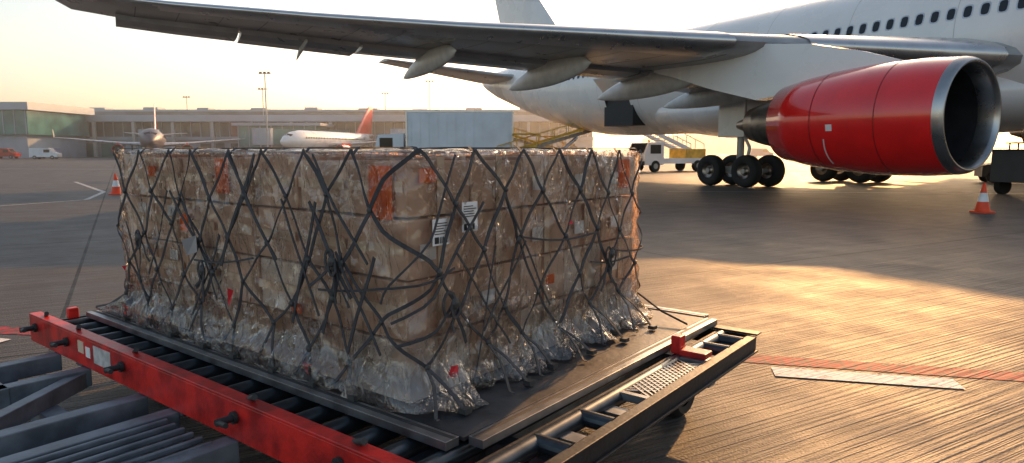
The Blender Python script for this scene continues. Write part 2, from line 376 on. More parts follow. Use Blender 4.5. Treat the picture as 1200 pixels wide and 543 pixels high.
# ---------------------------------------------------------------- small airliner builder
def small_airliner(loc,rz,tailm,scale=1,body=M_white):
    P=empty('airliner',loc,rz,scale=scale)
    s=[(18,3.2,.05,.05),(17.6,3.2,.5,.5),(16.5,3.35,1.1,1.1),(14.5,3.5,1.75,1.75),(12,3.6,2,2),(0,3.6,2,2),(-8,3.6,2,2),(-13,4.1,1.4,1.5),(-17,4.7,.6,.8),(-19,4.95,.15,.2)]
    b=MB(); b.loft(fus_rings(s,28)); b.obj('fuselage',[body],P,smooth=True)
    b=MB()
    for sg in(-1,1):
        b.loft([airfoil(5,7,sg*1,2.6,.13,n=8),airfoil(1.5,4,sg*6,3.0,.12,n=8),airfoil(-4.5,1.6,sg*17,4.1,.1,n=8),airfoil(-5.6,.8,sg*17.3,5.6,.1,n=8)],0)
        b.loft([airfoil(-13.5,3.5,sg*.4,4.9,.1,n=6),airfoil(-16.5,1.4,sg*6.2,5.4,.1,n=6)],0)
    b.obj('wings',[M_wing],P,autos=40)
    b=MB(); b.loft([airfoil(-9.5,7.5,0,5.2,.08,vert=True,n=8),airfoil(-15.8,2.4,0,11.8,.08,vert=True,n=8)]); b.obj('fin',[tailm],P,autos=40)
    b=MB()
    for sg in(-1,1):
        b.lathe([(0,.9),(.1,1.0),(-1.2,1.08),(-3,.9),(-3.6,.7),(-3.6,.4)],(6.5,sg*5.75,1.75),n=24,m=0); b.lathe([(0,.9),(-.6,.85),(-.6,.01)],(6.5,sg*5.75,1.75),n=24,m=1)
        b.box((2.5,sg*5.65,2.5),(5.8,sg*5.85,3.1),0)
        b.cyl((0,sg*3.8,.5),(0,sg*3.8,3),.15,m=1)
        for d in(-.35,.35): b.cyl((0,sg*3.8+d-.15,.58),(0,sg*3.8+d+.15,.58),.58,m=1,n=18)
    b.cyl((12.6,0,.3),(12.6,0,2.2),.1,m=1); b.cyl((12.6,-.3,.38),(12.6,.3,.38),.38,m=1,n=16)
    b.obj('engines_and_gear',[tailm,M_dark],P,autos=40)
    b=MB()
    for sg in(-1,1):
        for i in range(40):
            x=-10+i*.58; b.box((x-.12,sg*1.985-.01,3.95),(x+.12,sg*1.985+.01,4.3))
        b.add([(16.55,sg*.05,4.35),(16.2,sg*.75,4.25),(15.6,sg*1.1,4.65),(15.9,sg*.05,4.9)],[(0,1,2,3)])
    b.obj('windows',[M_glass],P)
    return P
M_grey=mat('grey_body',(.10,.09,.11),.4)
small_airliner((-70,133,0),R(-64),M_red,1,M_grey)
small_airliner((-38.5,146,0),R(-107),M_red,1)
small_airliner((-15,154,0),R(-80),M_white,1)
# ---------------------------------------------------------------- cones
M_or=mat('cone_orange',(.85,.07,.012),.5); M_cw=mat('cone_white',(.8,.8,.8),.4)
def cone(loc):
    b=MB(); b.lathe([(.04,.185),(.05,.175),(.28,.125)],(0,0,0),'z',24,0); b.lathe([(.28,.126),(.50,.078)],(0,0,0),'z',24,1); b.lathe([(.50,.077),(.74,.03),(.75,.02),(.7,.02)],(0,0,0),'z',24,0)
    rings=[]
    for z,w in((.0,.22),(.035,.22),(.045,.2)):
        rings.append([Vector((w*math.copysign(min(1,abs(math.cos(q))*1.25),math.cos(q)),w*math.copysign(min(1,abs(math.sin(q))*1.25),math.sin(q)),z)) for q in [2*math.pi*i/24 for i in range(24)]])
    b.loft(rings,0); b.obj('traffic_cone',[M_or,M_cw],None,autos=40,loc=loc,rot=(0,0,random.random()))
cone((11.9,17.0,0)); cone((-14.2,24.2,0))
# ---------------------------------------------------------------- terminal
M_roof=mat('roof_metal',(.34,.38,.43),.5,.2,.1,.3); M_tg=mat('terminal_glass',(.09,.13,.15),.15,0,.5,.25); M_panel=mat('cladding',(.34,.39,.44),.5,0,.15,.4)
M_tint=mat('green_glass',(.07,.22,.21),.2,0,.4,.3); M_concl=mat('light_concrete',(.45,.44,.42),.7)
T=empty('terminal_building',(0,168,0))
b=MB()
b.box((-190,0,0),(20,26,4.2),2); b.box((-190,1,4.2),(20,26,8.6),1)
b.box((-192,-3,8.6),(22,28,10.2),0)
b.box((-125,6,10.2),(8,24,12.0),3)
b.box((-124,5.9,10.6),(7,6.0,11.5),1)
b.box((-192,-1,4.1),(20,1.2,5.0),3)
b.obj('main_block',[M_roof,M_tg,M_panel,M_panel],T)
b=MB()
x=-190
while x<20:
    b.box((x-.12,.9,4.3),(x+.12,1.02,8.6),0); x+=2.4
x=-188
while x<20:
    b.box((x-.35,-2.6,0),(x+.35,-1.9,8.6),1); x+=9.6
x=-186
while x<18:
    w=random.choice((3,4.5,6)); b.box((x,-.06,.1),(x+w,-.01,3.4),random.choice((2,2,3))); x+=w+random.choice((1.5,3,5))
b.obj('columns_and_bays',[M_panel,M_concl,M_tint,M_tg],T)
b=MB()
for x in range(-180,15,14):
    b.box((x,10,12 if -125<x<8 else 10.2),(x+random.uniform(2,5),14,(12 if -125<x<8 else 10.2)+random.uniform(.3,.9)),0)
b.obj('rooftop_plant',[M_panel],T)
b=MB(); b.box((-150,-22,0),(-104,-2,5),2); b.box((-150,-23,5),(-103,-2,10.2),1); b.box((-152,-24,10.2),(-102,-1,11.8),0)
for i in range(20): b.box((-149+i*2.4,-23.1,5),(-148.8+i*2.4,-23.01,10.2),0)
b.obj('pier',[M_roof,M_tint,M_panel],T)
b=MB(); b.box((-62,-14,0),(-44,-3.2,7.2),1); b.box((-63,-15,7.2),(-43,-3.1,7.8),0)
for i in range(8): b.box((-62+i*2.5,-14.15,0),(-61.8+i*2.5,-14.02,7.2),0)
b.obj('bus_lounge',[M_roof,M_tint],T)
def bridge(x0,y0,x1,y1):
    J=empty('jet_bridge',(0,0,0)); b=MB()
    b.beam((x0,y0,5.2),(x1,y1,4.4),3,2.8,0); b.beam(((x0+x1)/2,(y0+y1)/2,4.9),(x1,y1,4.4),3.3,3.1,0); b.cyl((x1,y1,2.8),(x1,y1,6.2),2.1,m=1,n=16)
    mx,my=x0*.35+x1*.65,y0*.35+y1*.65
    b.beam((mx-1.3,my,0),(mx-1.3,my,4),.5,.5,1);b.beam((mx+1.3,my,0),(mx+1.3,my,4),.5,.5,1); b.cyl((x0,y0,0),(x0,y0,6.6),1.2,m=1,n=14)
    b.obj('tunnel',[M_tint,M_panel],J)
bridge(-40,163,-52,142); bridge(-84,160,-80,150); bridge(-16,160,-24,146)
Hh=empty('hangar',(150,420,0)); b=MB()
b.box((-60,0,0),(60,50,10),0); b.loft([[Vector((x,y,10+4*math.sin(math.pi*(x+60)/120))) for x in range(-60,61,10)]+[Vector((60,y,9.9)),Vector((-60,y,9.9))] for y in(0,50)],1)
for i in range(6): b.box((-55+i*19,-.1,.2),(-40+i*19,-.02,8),1)
b.obj('shell',[M_panel,M_roof],Hh)
def mast(x,y,h):
    b=MB(); b.cyl((0,0,0),(0,0,h),.17,.10,n=10,m=0)
    b.beam((-1.2,0,h),(1.2,0,h),.12,.12,0)
    for i in range(-1,2): b.box((i*.75-.22,-.25,h+.05),(i*.75+.22,.15,h+.35),1)
    b.obj('light_mast',[M_wing,M_dark],None,loc=(x,y,0))
mast(-46,128,15.8); mast(-60,165,16.2); mast(-21.6,180,19.5); mast(-37,200,18); mast(-95,200,17)
# ---------------------------------------------------------------- vehicles
def wheels(b,xs,y,r=.45,w=.28,m=2):
    for x in xs:
        for sg in(-1,1): b.cyl((x,sg*y-w/2*sg,r),(x,sg*y+w/2*sg,r),r,n=20,m=m); b.cyl((x,sg*y+w/2*sg,r),(x,sg*y+(w/2+.02)*sg,r),r*.5,n=14,m=3)
M_ylw=mat('safety_yellow',(.70,.42,.05),.45,0,.3,3); M_tr=mat('truck_white',(.74,.77,.80),.4,0,.12,.8); M_blk=mat('chassis_black',(.03,.03,.03),.6)
def box_truck(loc,rz,lb=6.6,hb=3.95):
    P=empty('catering_truck',loc,rz); b=MB()
    b.box((-lb/2,-1.25,1.3),(lb/2,1.25,hb),0); 
    for i in range(12): b.box((-lb/2+.25+i*lb/12,-1.275,1.4),(-lb/2+.3+i*lb/12,-1.252,hb-.1),0); b.box((-lb/2+.25+i*lb/12,1.252,1.4),(-lb/2+.3+i*lb/12,1.275,hb-.1),0)
    for sy in(-1,1):
        b.box((-lb/2-.03,sy*1.27-.04,1.2),(-lb/2+.08,sy*1.27+.04,hb+.02),4); b.box((lb/2-.08,sy*1.27-.04,1.2),(lb/2+.03,sy*1.27+.04,hb+.02),4)
    b.box((-lb/2-.02,-1.28,hb-.1),(lb/2+.02,1.28,hb+.03),4); b.box((-lb/2,-1.27,1.2),(lb/2,1.27,1.34),4)
    b.box((-lb/2,-.5,.6),(lb/2+2,.5,1.1),1)
    b.loft([[Vector((x,y,z)) for x,z in((lb/2+.2,.6),(lb/2+2.1,.6),(lb/2+2.1,1.6),(lb/2+1.85,2.6),(lb/2+.2,2.7))] for y in(-1.15,1.15)],0)
    b.box((lb/2+.9,-1.17,1.65),(lb/2+1.75,1.17,2.4),5)
    wheels(b,(-lb/2+1.2,lb/2+1.2),1.0); b.obj('body',[M_tr,M_blk,M_tyre,M_hub,M_slat,M_glass],P,autos=30)
box_truck((-3.5,46,0),R(183),7.0,4.15)
def belt_loader(loc,rz):
    P=empty('belt_loader',loc,rz); b=MB()
    b.box((-2.8,-.95,.45),(2.6,.95,.95),0); b.box((-2.6,-.9,.95),(-1.2,.1,1.25),0); b.box((-1.3,-.9,.95),(-.9,.1,1.9),0)
    b.beam((-3.6,.45,1.0),(4.4,.45,3.35),.85,.22,5)
    b.beam((-3.6,.9,1.2),(4.4,.9,3.6),.06,.16,0); b.beam((-3.6,0,1.2),(4.4,0,3.6),.06,.16,0)
    for i in range(9):
        u=i/8; x=-3.4+7.6*u; z=1.05+2.27*u; b.beam((x,.9,z),(x,.9,z+.75),.05,.05,0); b.beam((x,0,z),(x,0,z+.75),.05,.05,0)
    b.beam((-3.4,.9,1.85),(4.2,.9,4.1),.06,.06,0); b.beam((-3.4,0,1.85),(4.2,0,4.1),.06,.06,0)
    b.cyl((.2,.1,.9),(2.0,.1,2.45),.08,m=4); b.cyl((.2,.8,.9),(2.0,.8,2.45),.08,m=4)
    b.beam((-2.2,-.9,1.2),(-2.2,-.9,2.6),.06,.06,0); b.beam((-.9,-.9,1.2),(-.9,-.9,2.6),.06,.06,0); b.box((-2.4,-.95,2.6),(-.7,.1,2.68),0)
    wheels(b,(-1.8,1.7),.85,.38); b.obj('body',[M_ylw,M_blk,M_tyre,M_hub,M_slat,M_exh],P)
belt_loader((2.4,45,0),R(5)); belt_loader((1.6,52,0),R(172))
def service_truck(loc,rz):
    P=empty('stair_truck',loc,rz); b=MB()
    b.loft([[Vector((x,y,z)) for x,z in((1.4,.5),(3.2,.5),(3.25,1.35),(2.85,2.15),(1.4,2.2))] for y in(-1,1)],0)
    b.add([(3.262,-.85,1.38),(3.262,.85,1.38),(2.885,.85,2.1),(2.885,-.85,2.1)],[(0,1,2,3)],5)
    b.box((1.7,-1.02,1.35),(2.7,1.02,2.0),5); b.box((3.2,-.95,.5),(3.35,.95,.8),1)
    for sg in(-.7,.7): b.box((3.3,sg-.15,.85),(3.36,sg+.15,1.05),4)
    b.box((-3.2,-.95,.6),(1.4,.95,1.0),0); b.box((-3,-.9,1.0),(-.9,.9,1.7),6)
    b.beam((-3,.7,1.1),(2.6,.7,3.1),.08,.3,0); b.beam((-3,-.7,1.1),(2.6,-.7,3.1),.08,.3,0)
    for i in range(14): u=i/13; b.box((-3+5.6*u,-.66,1.1+2*u),(-2.7+5.6*u,.66,1.14+2*u),4)
    for sg in(-.7,.7):
        b.beam((-3,sg,2.1),(2.6,sg,4.1),.05,.05,4)
        for i in range(7): u=i/6; b.beam((-3+5.6*u,sg,1.1+2*u),(-3+5.6*u,sg,2.1+2*u),.04,.04,4)
    b.cyl((2.0,0,2.2),(2.0,0,2.35),.08,m=6)
    wheels(b,(-2.1,2.2),.9,.42); b.obj('body',[M_tr,M_blk,M_tyre,M_hub,M_slat,M_glass,M_ylw],P,autos=30)
service_truck((12.0,52,0),R(-150))
def tug(loc,rz,m=None):
    P=empty('baggage_tractor',loc,rz); b=MB()
    b.loft([[Vector((x,y,z)) for x,z in((-1.5,.3),(1.5,.3),(1.5,.85),(.3,1.05),(-.1,1.05),(-.2,.75),(-1.0,.75),(-1.5,.9))] for y in(-.65,.65)],0)
    for sx in(-1.1,.1):
        for sy in(-.6,.6): b.beam((sx,sy,.8),(sx,sy,1.9),.06,.06,1)
    b.box((-1.25,-.68,1.9),(.25,.68,1.97),0); b.box((-.9,-.35,.75),(-.5,.35,1.2),1)
    wheels(b,(-1,1),.6,.3,.2); b.obj('body',[m or M_tr,M_blk,M_tyre,M_hub],P)
tug((24.5,33,0),R(160),M_blk)
tug((-44,95,0),R(15),M_ylw); tug((-30,110,0),R(190))
P=empty('ground_power_unit',(18.9,24.0,0),R(15)); b=MB()
b.box((-1.5,-.8,.45),(1.5,.8,1.55),0); b.box((-1.55,-.85,1.55),(1.55,.85,1.61),1)
for i in range(9): b.box((-1.3+i*.15,-.83,.75),(-1.22+i*.15,-.803,1.4),4)
b.box((.3,-.83,.8),(1.3,-.803,1.4),4); b.beam((1.5,0,.5),(2.6,0,.35),.08,.08,1)
for i in range(9):
    a=i*.7; b.cyl((-1.3+.3*i,-.95,.5+.2*math.sin(a)),(-1.0+.3*i,-.95,.5+.2*math.sin(a+.7)),.05,m=1,n=8)
for sx in(-1.3,-.4,.5,1.3): b.beam((sx,-.7,1.6),(sx,-.7,2.0),.05,.05,4)
b.beam((-1.3,-.7,2.0),(1.3,-.7,2.0),.05,.05,4); b.cyl((.9,.2,1.6),(.9,.2,2.05),.08,m=4)
wheels(b,(-1,1),.7,.3,.2); b.obj('body',[mat('dark_grey_paint',(.06,.065,.07),.45),M_blk,M_tyre,M_hub,mat('unit_trim',(.22,.22,.22),.5,.3)],P)
def van(loc,rz,m):
    P=empty('van',loc,rz); b=MB()
    b.loft([[Vector((x,y,z)) for x,z in((-2.4,.4),(2.4,.4),(2.45,1.05),(1.6,1.25),(.9,2.05),(-2.35,2.1))] for y in(-.92,.92)],0)
    b.box((.1,-.94,1.25),(1.1,.94,1.8),1); b.add([(1.62,-.8,1.28),(1.62,.8,1.28),(.95,.75,2.0),(.95,-.75,2.0)],[(0,1,2,3)],1)
    wheels(b,(-1.5,1.5),.85,.34,.2); b.obj('body',[m,M_glass,M_tyre,M_hub],P,bevel=0)
M_blue=mat('van_blue',(.03,.09,.25),.35); M_vr=mat('van_red',(.4,.03,.02),.35)
for (x,y,r,m) in((-88,128,10,M_tr),(-96,140,170,M_blue),(-103,138,5,M_vr),(-103,150,0,M_tr),(-62,120,185,M_blue),(-30,135,10,M_tr),(-54,150,0,M_tr),(30,160,180,M_tr),(55,150,0,M_blue),(-80,150,0,M_tr),(-112,146,90,M_tr),(-50,133,80,M_tr)):
    van((x,y,0),R(r),m)
def luggage_cart(loc,rz):
    P=empty('baggage_cart',loc,rz); b=MB(); b.box((-1.6,-.8,.45),(1.6,.8,.55),0); b.box((-1.6,-.8,1.9),(1.6,.8,1.96),0); b.box((-1.6,-.8,.55),(-1.55,.8,1.9),0); b.box((1.55,-.8,.55),(1.6,.8,1.9),0); b.box((-1.2,-.6,.56),(1.1,.6,1.3),1)
    wheels(b,(-1.1,1.1),.65,.22,.15); b.obj('body',[M_panel,M_blk,M_tyre,M_hub],P)
for i in range(4): luggage_cart((-40-3.8*i,93-i*.3,0),R(5))
# ---------------------------------------------------------------- cargo & dolly (common frame)
ANG=R(52); F=(-.17,2.32,0)
PAL=empty('cargo_pallet',F,ANG); DOL=empty('cargo_dolly',F,ANG)
PX,PY=2.38,3.36; PZ=.50
M_pal=mat('pallet_sheet',(.055,.06,.068),.5,.3,.5,5,bump=.25,bs=25); M_rim=mat('pallet_rim',(.36,.36,.37),.38,.9,.35,8)
b=MB()
b.box((.05,.05,PZ-.02),(PX-.05,PY-.05,PZ-.004),0)
for (p,q) in(((0,.06,0),(0,PY-.06,0)),((PX,.06,0),(PX,PY-.06,0)),((.06,0,0),(PX-.06,0,0)),((.06,PY,0),(PX-.06,PY,0))):
    p=Vector(p)+Vector((0,0,PZ-.014)); q=Vector(q)+Vector((0,0,PZ-.014)); b.beam(p,q,.07,.034,1)
    c_=Vector((PX/2,PY/2,0)); d=(q-p).normalized(); nrm=d.cross(Vector((0,0,1))); 
    if nrm.dot(p-c_)>0: nrm=-nrm
    b.beam(p+nrm*.010+Vector((0,0,.0172)),q+nrm*.010+Vector((0,0,.0172)),.020,.002,2)
b.obj('pallet_sheet',[M_pal,M_rim,M_blk],PAL,bevel=.004)
X0,X1,Y0,Y1=.14,2.09,.43,3.02; HC=1.035
M_c=[mat('cardboard_%d'%i,c,.7,0,.15,6,bump=.1,bs=20) for i,c in enumerate(((.76,.50,.35),(.68,.43,.29),(.82,.57,.42),(.86,.70,.58)))]
M_tape=mat('packing_tape',(.80,.60,.43),.25); M_lab=mat('white_label',(.88,.86,.84),.5,0,.05); M_ink=mat('label_ink',(.03,.03,.03),.5); M_olab=mat('orange_label',(.98,.17,.012),.45); M_rlab=mat('red_tag',(.6,.02,.03),.5)
b=MB(); nx,ny,nz=5,7,4
for i in range(nx):
    for j in range(ny):
        for k in range(nz):
            if 0<i<nx-1 and 0<j<ny-1 and k<nz-1: continue
            sx,sy,sz=(X1-X0)/nx,(Y1-Y0)/ny,HC/nz
            j_=lambda a:random.uniform(0,a)
            g=.004
            b.box((X0+i*sx+(j_(.022) if i==0 else g),Y0+j*sy+(j_(.022) if j==0 else g),PZ+k*sz+(.005 if k else 0)),(X0+(i+1)*sx-(j_(.022) if i==nx-1 else g),Y0+(j+1)*sy-(j_(.022) if j==ny-1 else g),PZ+(k+1)*sz-.006-(j_(.03) if k==nz-1 else 0)),random.choice((0,0,1,1,2,3)))
b.obj('cartons',M_c,PAL,bevel=.006)
b=MB()
for j in range(ny):
    for k in range(nz):
        sy,sz=(Y1-Y0)/ny,HC/nz; y=Y0+(j+.5)*sy; z=PZ+(k+.5)*sz
        b.box((X0-.004,y-sy/2+.02,z-.022),(X0-.001,y+sy/2-.02,z+.022),0)
        if random.random()<.4: b.box((X0-.008,y-.11,z+.03),(X0-.005,y-.02,z+.09),1)
for i in range(nx):
    for k in range(nz):
        sx,sz=(X1-X0)/nx,HC/nz; x=X0+(i+.5)*sx; z=PZ+(k+.5)*sz
        b.box((x-.022,Y0-.004,z-sz/2+.01),(x+.022,Y0-.001,z+sz/2-.01),0)
        if random.random()<.5: b.box((x-.13,Y0-.008,z-.05),(x-.04,Y0-.005,z+.02),1)
b.obj('tape',[M_tape,M_lab],PAL)
RC=.06
def perim_point(s):
    Lx=X1-X0-2*RC; Ly=Y1-Y0-2*RC; q=math.pi/2*RC; tot=2*(Lx+Ly)+4*q; s%=tot
    for (kind,ln,a) in (('l',Lx,((X0+RC,Y0),(1,0),(0,-1))),('a',q,((X1-RC,Y0+RC),-90)),('l',Ly,((X1,Y0+RC),(0,1),(1,0))),('a',q,((X1-RC,Y1-RC),0)),('l',Lx,((X1-RC,Y1),(-1,0),(0,1))),('a',q,((X0+RC,Y1-RC),90)),('l',Ly,((X0,Y1-RC),(0,-1),(-1,0))),('a',q,((X0+RC,Y0+RC),180))):
        if s<=ln:
            if kind=='l':
                p,d,n=a; return Vector((p[0]+d[0]*s,p[1]+d[1]*s,0)),Vector((*n,0))
            c,t0=a; t=R(t0)+s/RC; n=Vector((math.cos(t),math.sin(t),0)); return Vector((c[0],c[1],0))+n*RC,n
        s-=ln
    return perim_point(0)
TOT=2*(X1-X0-2*RC+Y1-Y0-2*RC)+2*math.pi*RC
def fb(x,y,z,o=4): return noise.fractal(Vector((x,y,z)),1.0,2.0,o,noise_basis='PERLIN_ORIGINAL')
def surf(s,v,off=0):
    p,n=perim_point(s)
    zz=PZ+v*HC
    bul=.022+.022*fb(p.x*1.4+4,p.y*1.4,zz*1.6,2)
    q=p+n*(bul+off); q.z=zz
    return q,n
def film(name,off,seed,vmin,m,amp,vmax=1.012,flare=1.0,ns=700,nv=64,cap=True):
    v=[];f=[]
    for j in range(nv+1):
        u=j/nv
        for i in range(ns):
            s=TOT*i/ns; vm=vmin+.06*fb(s*2.2,seed,0,3); vx=vmax+(0 if cap else .14*fb(s*1.3,seed+5,0,4))
            vv=vm+(vx-vm)*u
            q,n=surf(s,vv,off)
            p,_=perim_point(s)
            cr=1-abs(fb(p.x*5+seed+q.z*1.5,p.y*5,q.z*2.5,3)); cr2=1-abs(fb(p.x*14-q.z*5,p.y*14+seed,q.z*6,2))
            fl=max(0,1-vv/.19)
            d=amp*(cr**5)*.9+amp*.5*cr2**6-.006+flare*fl**1.6*(.10+.11*fb(p.x*3+seed,p.y*3,.3,3)+.06*fb(p.x*10,p.y*10,q.z*8,2))
            q=q+n*max(d,-.008)
            q.x=max(q.x,.03+.02*fb(p.y*9,0,q.z*5,2))
            q.z+=fl*.02*abs(fb(p.x*9,p.y*9,1,2))
            if vv<.02: q.z=max(q.z,PZ+.006)
            v.append(q)
    for j in range(nv):
        for i in range(ns): k=(i+1)%ns; f.append((j*ns+i,j*ns+k,(j+1)*ns+k,(j+1)*ns+i))
    if cap:
        c=Vector(((X0+X1)/2,(Y0+Y1)/2,0)); base=nv*ns; prev=base
        for r in range(1,15):
            u=1-r/15; st_=len(v)
            for i in range(ns):
                p=v[base+i]; q=Vector((c.x+(p.x-c.x)*u,c.y+(p.y-c.y)*u,0)); q.z=PZ+HC*1.01+.016*fb(q.x*4,q.y*4,seed,4)+.005; v.append(q)
            for i in range(ns): k=(i+1)%ns; f.append((prev+i,prev+k,st_+k,st_+i))
            prev=st_
    return mobj(name,v,f,m,PAL,smooth=True)
def film_mat(name):
    m=bpy.data.materials.new(name); m.use_nodes=True; nt=m.node_tree; lk=nt.links.new
    for n in list(nt.nodes):
        if n.type!='OUTPUT_MATERIAL': nt.nodes.remove(n)
    out=[n for n in nt.nodes if n.type=='OUTPUT_MATERIAL'][0]
    def M(op,a,b=None,c=None):
        n=nn(nt,'ShaderNodeMath',operation=op)
        for i,x in enumerate((a,b,c)):
            if x is None: continue
            if isinstance(x,(int,float)): n.inputs[i].default_value=x
            else: lk(x,n.inputs[i])
        return n.outputs[0]
    def RG(x,a,b,c,d):
        n=nn(nt,'ShaderNodeMapRange'); lk(x,n.inputs[0])
        for i,q in enumerate((a,b,c,d)): n.inputs[i+1].default_value=q
        return n.outputs[0]
    tc=nn(nt,'ShaderNodeTexCoord'); mp=nn(nt,'ShaderNodeMapping'); mp.inputs['Scale'].default_value=(1,1,.38); mp.inputs['Rotation'].default_value=(.25,.2,0); lk(tc.outputs['Object'],mp.inputs[0])
    n1=nn(nt,'ShaderNodeTexNoise'); n1.inputs['Scale'].default_value=4.5; n1.inputs['Detail'].default_value=5; n1.inputs['Roughness'].default_value=.55; n1.inputs['Distortion'].default_value=.9; lk(mp.outputs[0],n1.inputs['Vector'])
    wv=nn(nt,'ShaderNodeMix',data_type='VECTOR'); wv.inputs[0].default_value=.25; lk(mp.outputs[0],wv.inputs[4]); lk(n1.outputs['Color'],wv.inputs[5])
    v1=nn(nt,'ShaderNodeTexVoronoi',feature='DISTANCE_TO_EDGE'); v1.inputs['Scale'].default_value=11; lk(wv.outputs[1],v1.inputs['Vector'])
    c1=RG(v1.outputs['Distance'],0,.035,1,0)
    h=M('ADD',M('MULTIPLY',RG(v1.outputs['Distance'],0,.25,0,1),.30),M('ADD',M('MULTIPLY',c1,.15),M('MULTIPLY',n1.outputs['Fac'],1.1)))
    bp=nn(nt,'ShaderNodeBump'); bp.inputs['Strength'].default_value=1; bp.inputs['Distance'].default_value=.026; lk(h,bp.inputs['Height'])
    tr=nn(nt,'ShaderNodeBsdfTransparent'); tr.inputs[0].default_value=(.99,.985,.98,1)
    gl=nn(nt,'ShaderNodeBsdfGlossy'); gl.inputs['Roughness'].default_value=.09; lk(bp.outputs[0],gl.inputs['Normal'])
    df=nn(nt,'ShaderNodeBsdfDiffuse'); df.inputs[0].default_value=(.95,.86,.79,1); lk(bp.outputs[0],df.inputs['Normal'])
    tl=nn(nt,'ShaderNodeBsdfTranslucent'); tl.inputs[0].default_value=(.95,.87,.78,1)
    dm=nn(nt,'ShaderNodeMixShader'); dm.inputs[0].default_value=.5; lk(df.outputs[0],dm.inputs[1]); lk(tl.outputs[0],dm.inputs[2])
    area=RG(n1.outputs['Fac'],.48,.66,.0,1)
    op=M('ADD',.03,M('ADD',M('MULTIPLY',M('MULTIPLY',c1,area),.40),M('MULTIPLY',M('POWER',area,1.6),.16)))
    m1=nn(nt,'ShaderNodeMixShader'); lk(op,m1.inputs[0]); lk(tr.outputs[0],m1.inputs[1]); lk(dm.outputs[0],m1.inputs[2])
    fr=nn(nt,'ShaderNodeFresnel'); fr.inputs[0].default_value=1.5; lk(bp.outputs[0],fr.inputs['Normal'])
    fm=nn(nt,'ShaderNodeMath',operation='MULTIPLY_ADD'); fm.inputs[1].default_value=1.2; fm.inputs[2].default_value=.03; lk(fr.outputs[0],fm.inputs[0]); fm.use_clamp=True
    m2=nn(nt,'ShaderNodeMixShader'); lk(fm.outputs[0],m2.inputs[0]); lk(m1.outputs[0],m2.inputs[1]); lk(gl.outputs[0],m2.inputs[2])
    lk(m2.outputs[0],out.inputs[0]); return m
MF=film_mat('stretch_film')
film('plastic_wrap',.004,3.3,.0,MF,.026)
film('plastic_skirt',.016,8.1,-.01,MF,.032,vmax=.30,flare=1.3,ns=520,nv=24,cap=False)
b=MB()
def patch(face,a,z,w,h,m,off=.012):
    if face=='y': b.box((a,Y0-off-.003,z),(a+w,Y0-off,z+h),m)
    else: b.box((X0-off-.003,a,z),(X0-off,a+w,z+h),m)
patch('x',.50,1.27,.14,.22,3); patch('x',1.74,1.33,.13,.18,3); patch('x',2.55,1.40,.10,.06,3); patch('y',1.84,1.33,.13,.17,3)
patch('x',1.15,.78,.08,.05,3); patch('y',1.1,.86,.07,.05,3); patch('y',.20,1.42,.10,.06,3); patch('x',2.2,1.10,.09,.10,3)
def label(x,z,w,h):
    b.box((x,Y0-.046,z),(x+w,Y0-.043,z+h),1)
    for i in range(5): b.box((x+.01,Y0-.049,z+h-.02-i*.011),(x+w-.01-random.random()*.03,Y0-.047,z+h-.0165-i*.011),2)
    for i in range(16):
        if random.random()<.7: b.box((x+.01+i*(w-.02)/16,Y0-.049,z+.008),(x+.01+(i+.6)*(w-.02)/16,Y0-.047,z+.035),2)
label(.42,1.20,.10,.13); label(.24,1.16,.10,.11)
b.obj('labels',[M_tape,M_lab,M_ink,M_olab,M_rlab],PAL)
M_strap=mat('net_strap',(.055,.055,.06),.7,0,.3,30,bump=.4,bs=300); M_knot=mat('net_fitting',(.06,.06,.06),.5,.3)
nb=MB()
def ribbon(pts,nrm,w=.024,t=.004):
    rings=[]
    for i,p in enumerate(pts):
        d=(pts[min(i+1,len(pts)-1)]-pts[max(i-1,0)])
        if d.length<1e-6: d=Vector((0,0,1))
        d.normalize(); n=(nrm[i]-d*nrm[i].dot(d))
        n=n.normalized() if n.length>1e-4 else d.orthogonal().normalized()
        sdv=d.cross(n)
        rings.append([p+sdv*w/2+n*t/2,p-sdv*w/2+n*t/2,p-sdv*w/2-n*t/2,p+sdv*w/2-n*t/2])
    nb.loft(rings,0)
def knot(p,n,r=.022):
    d=n.orthogonal().normalized(); e=n.cross(d)
    rings=[]
    for k in range(5):
        a=-math.pi/2+math.pi*k/4; rr=max(.001,r*math.cos(a))
        rings.append([p+n*(.008+r*.5*math.sin(a))+d*rr*math.cos(q)*random.uniform(.8,1.2)+e*rr*math.sin(q) for q in [2*math.pi*i/8 for i in range(8)]])
    nb.loft(rings,1)
OFF=.036
def strap_uv(a,b_,w=.024,sag=0,n=10,off=OFF,wob=.003):
    pts=[];ns=[];tw=random.uniform(-.6,.6); ph=random.uniform(0,9)
    for i in range(n+1):
        u=i/n; s=a[0]*(1-u)+b_[0]*u; v=a[1]*(1-u)+b_[1]*u-sag*math.sin(math.pi*u)/HC
        s+=wob*math.sin(math.pi*u)*math.sin(ph+u*5)
        q,nm=surf(s,v,off+.004*math.sin(ph+u*7)); d=Vector((nm.y,-nm.x,0))
        pts.append(q); ns.append((nm+d*tw*math.sin(math.pi*u)).normalized())
    ribbon(pts,ns,w)
NC=28; rows=[1.02,.80,.58,.36,.17]
clusters=[(.12,.40),(TOT-.40,.56),(TOT-1.55,.40),(TOT-2.25,.52),(1.45,.45)]
node={}
for j,v in enumerate(rows):
    for i in range(NC):
        s=(i+(.5 if j%2 else 0))*TOT/NC+random.uniform(-.045,.045); vv=v+(random.uniform(-.045,.045) if j else 0)
        for cs,cv in clusters:
            ds=(s-cs+TOT/2)%TOT-TOT/2; dv=(vv-cv)*HC; d=math.hypot(ds,dv)
            if d<.26 and j: k=.30*(1-d/.26); s-=ds*k; vv-=dv/HC*k
        node[i,j]=(s,vv)
def near(s,ref):
    return s+round((ref-s)/TOT)*TOT
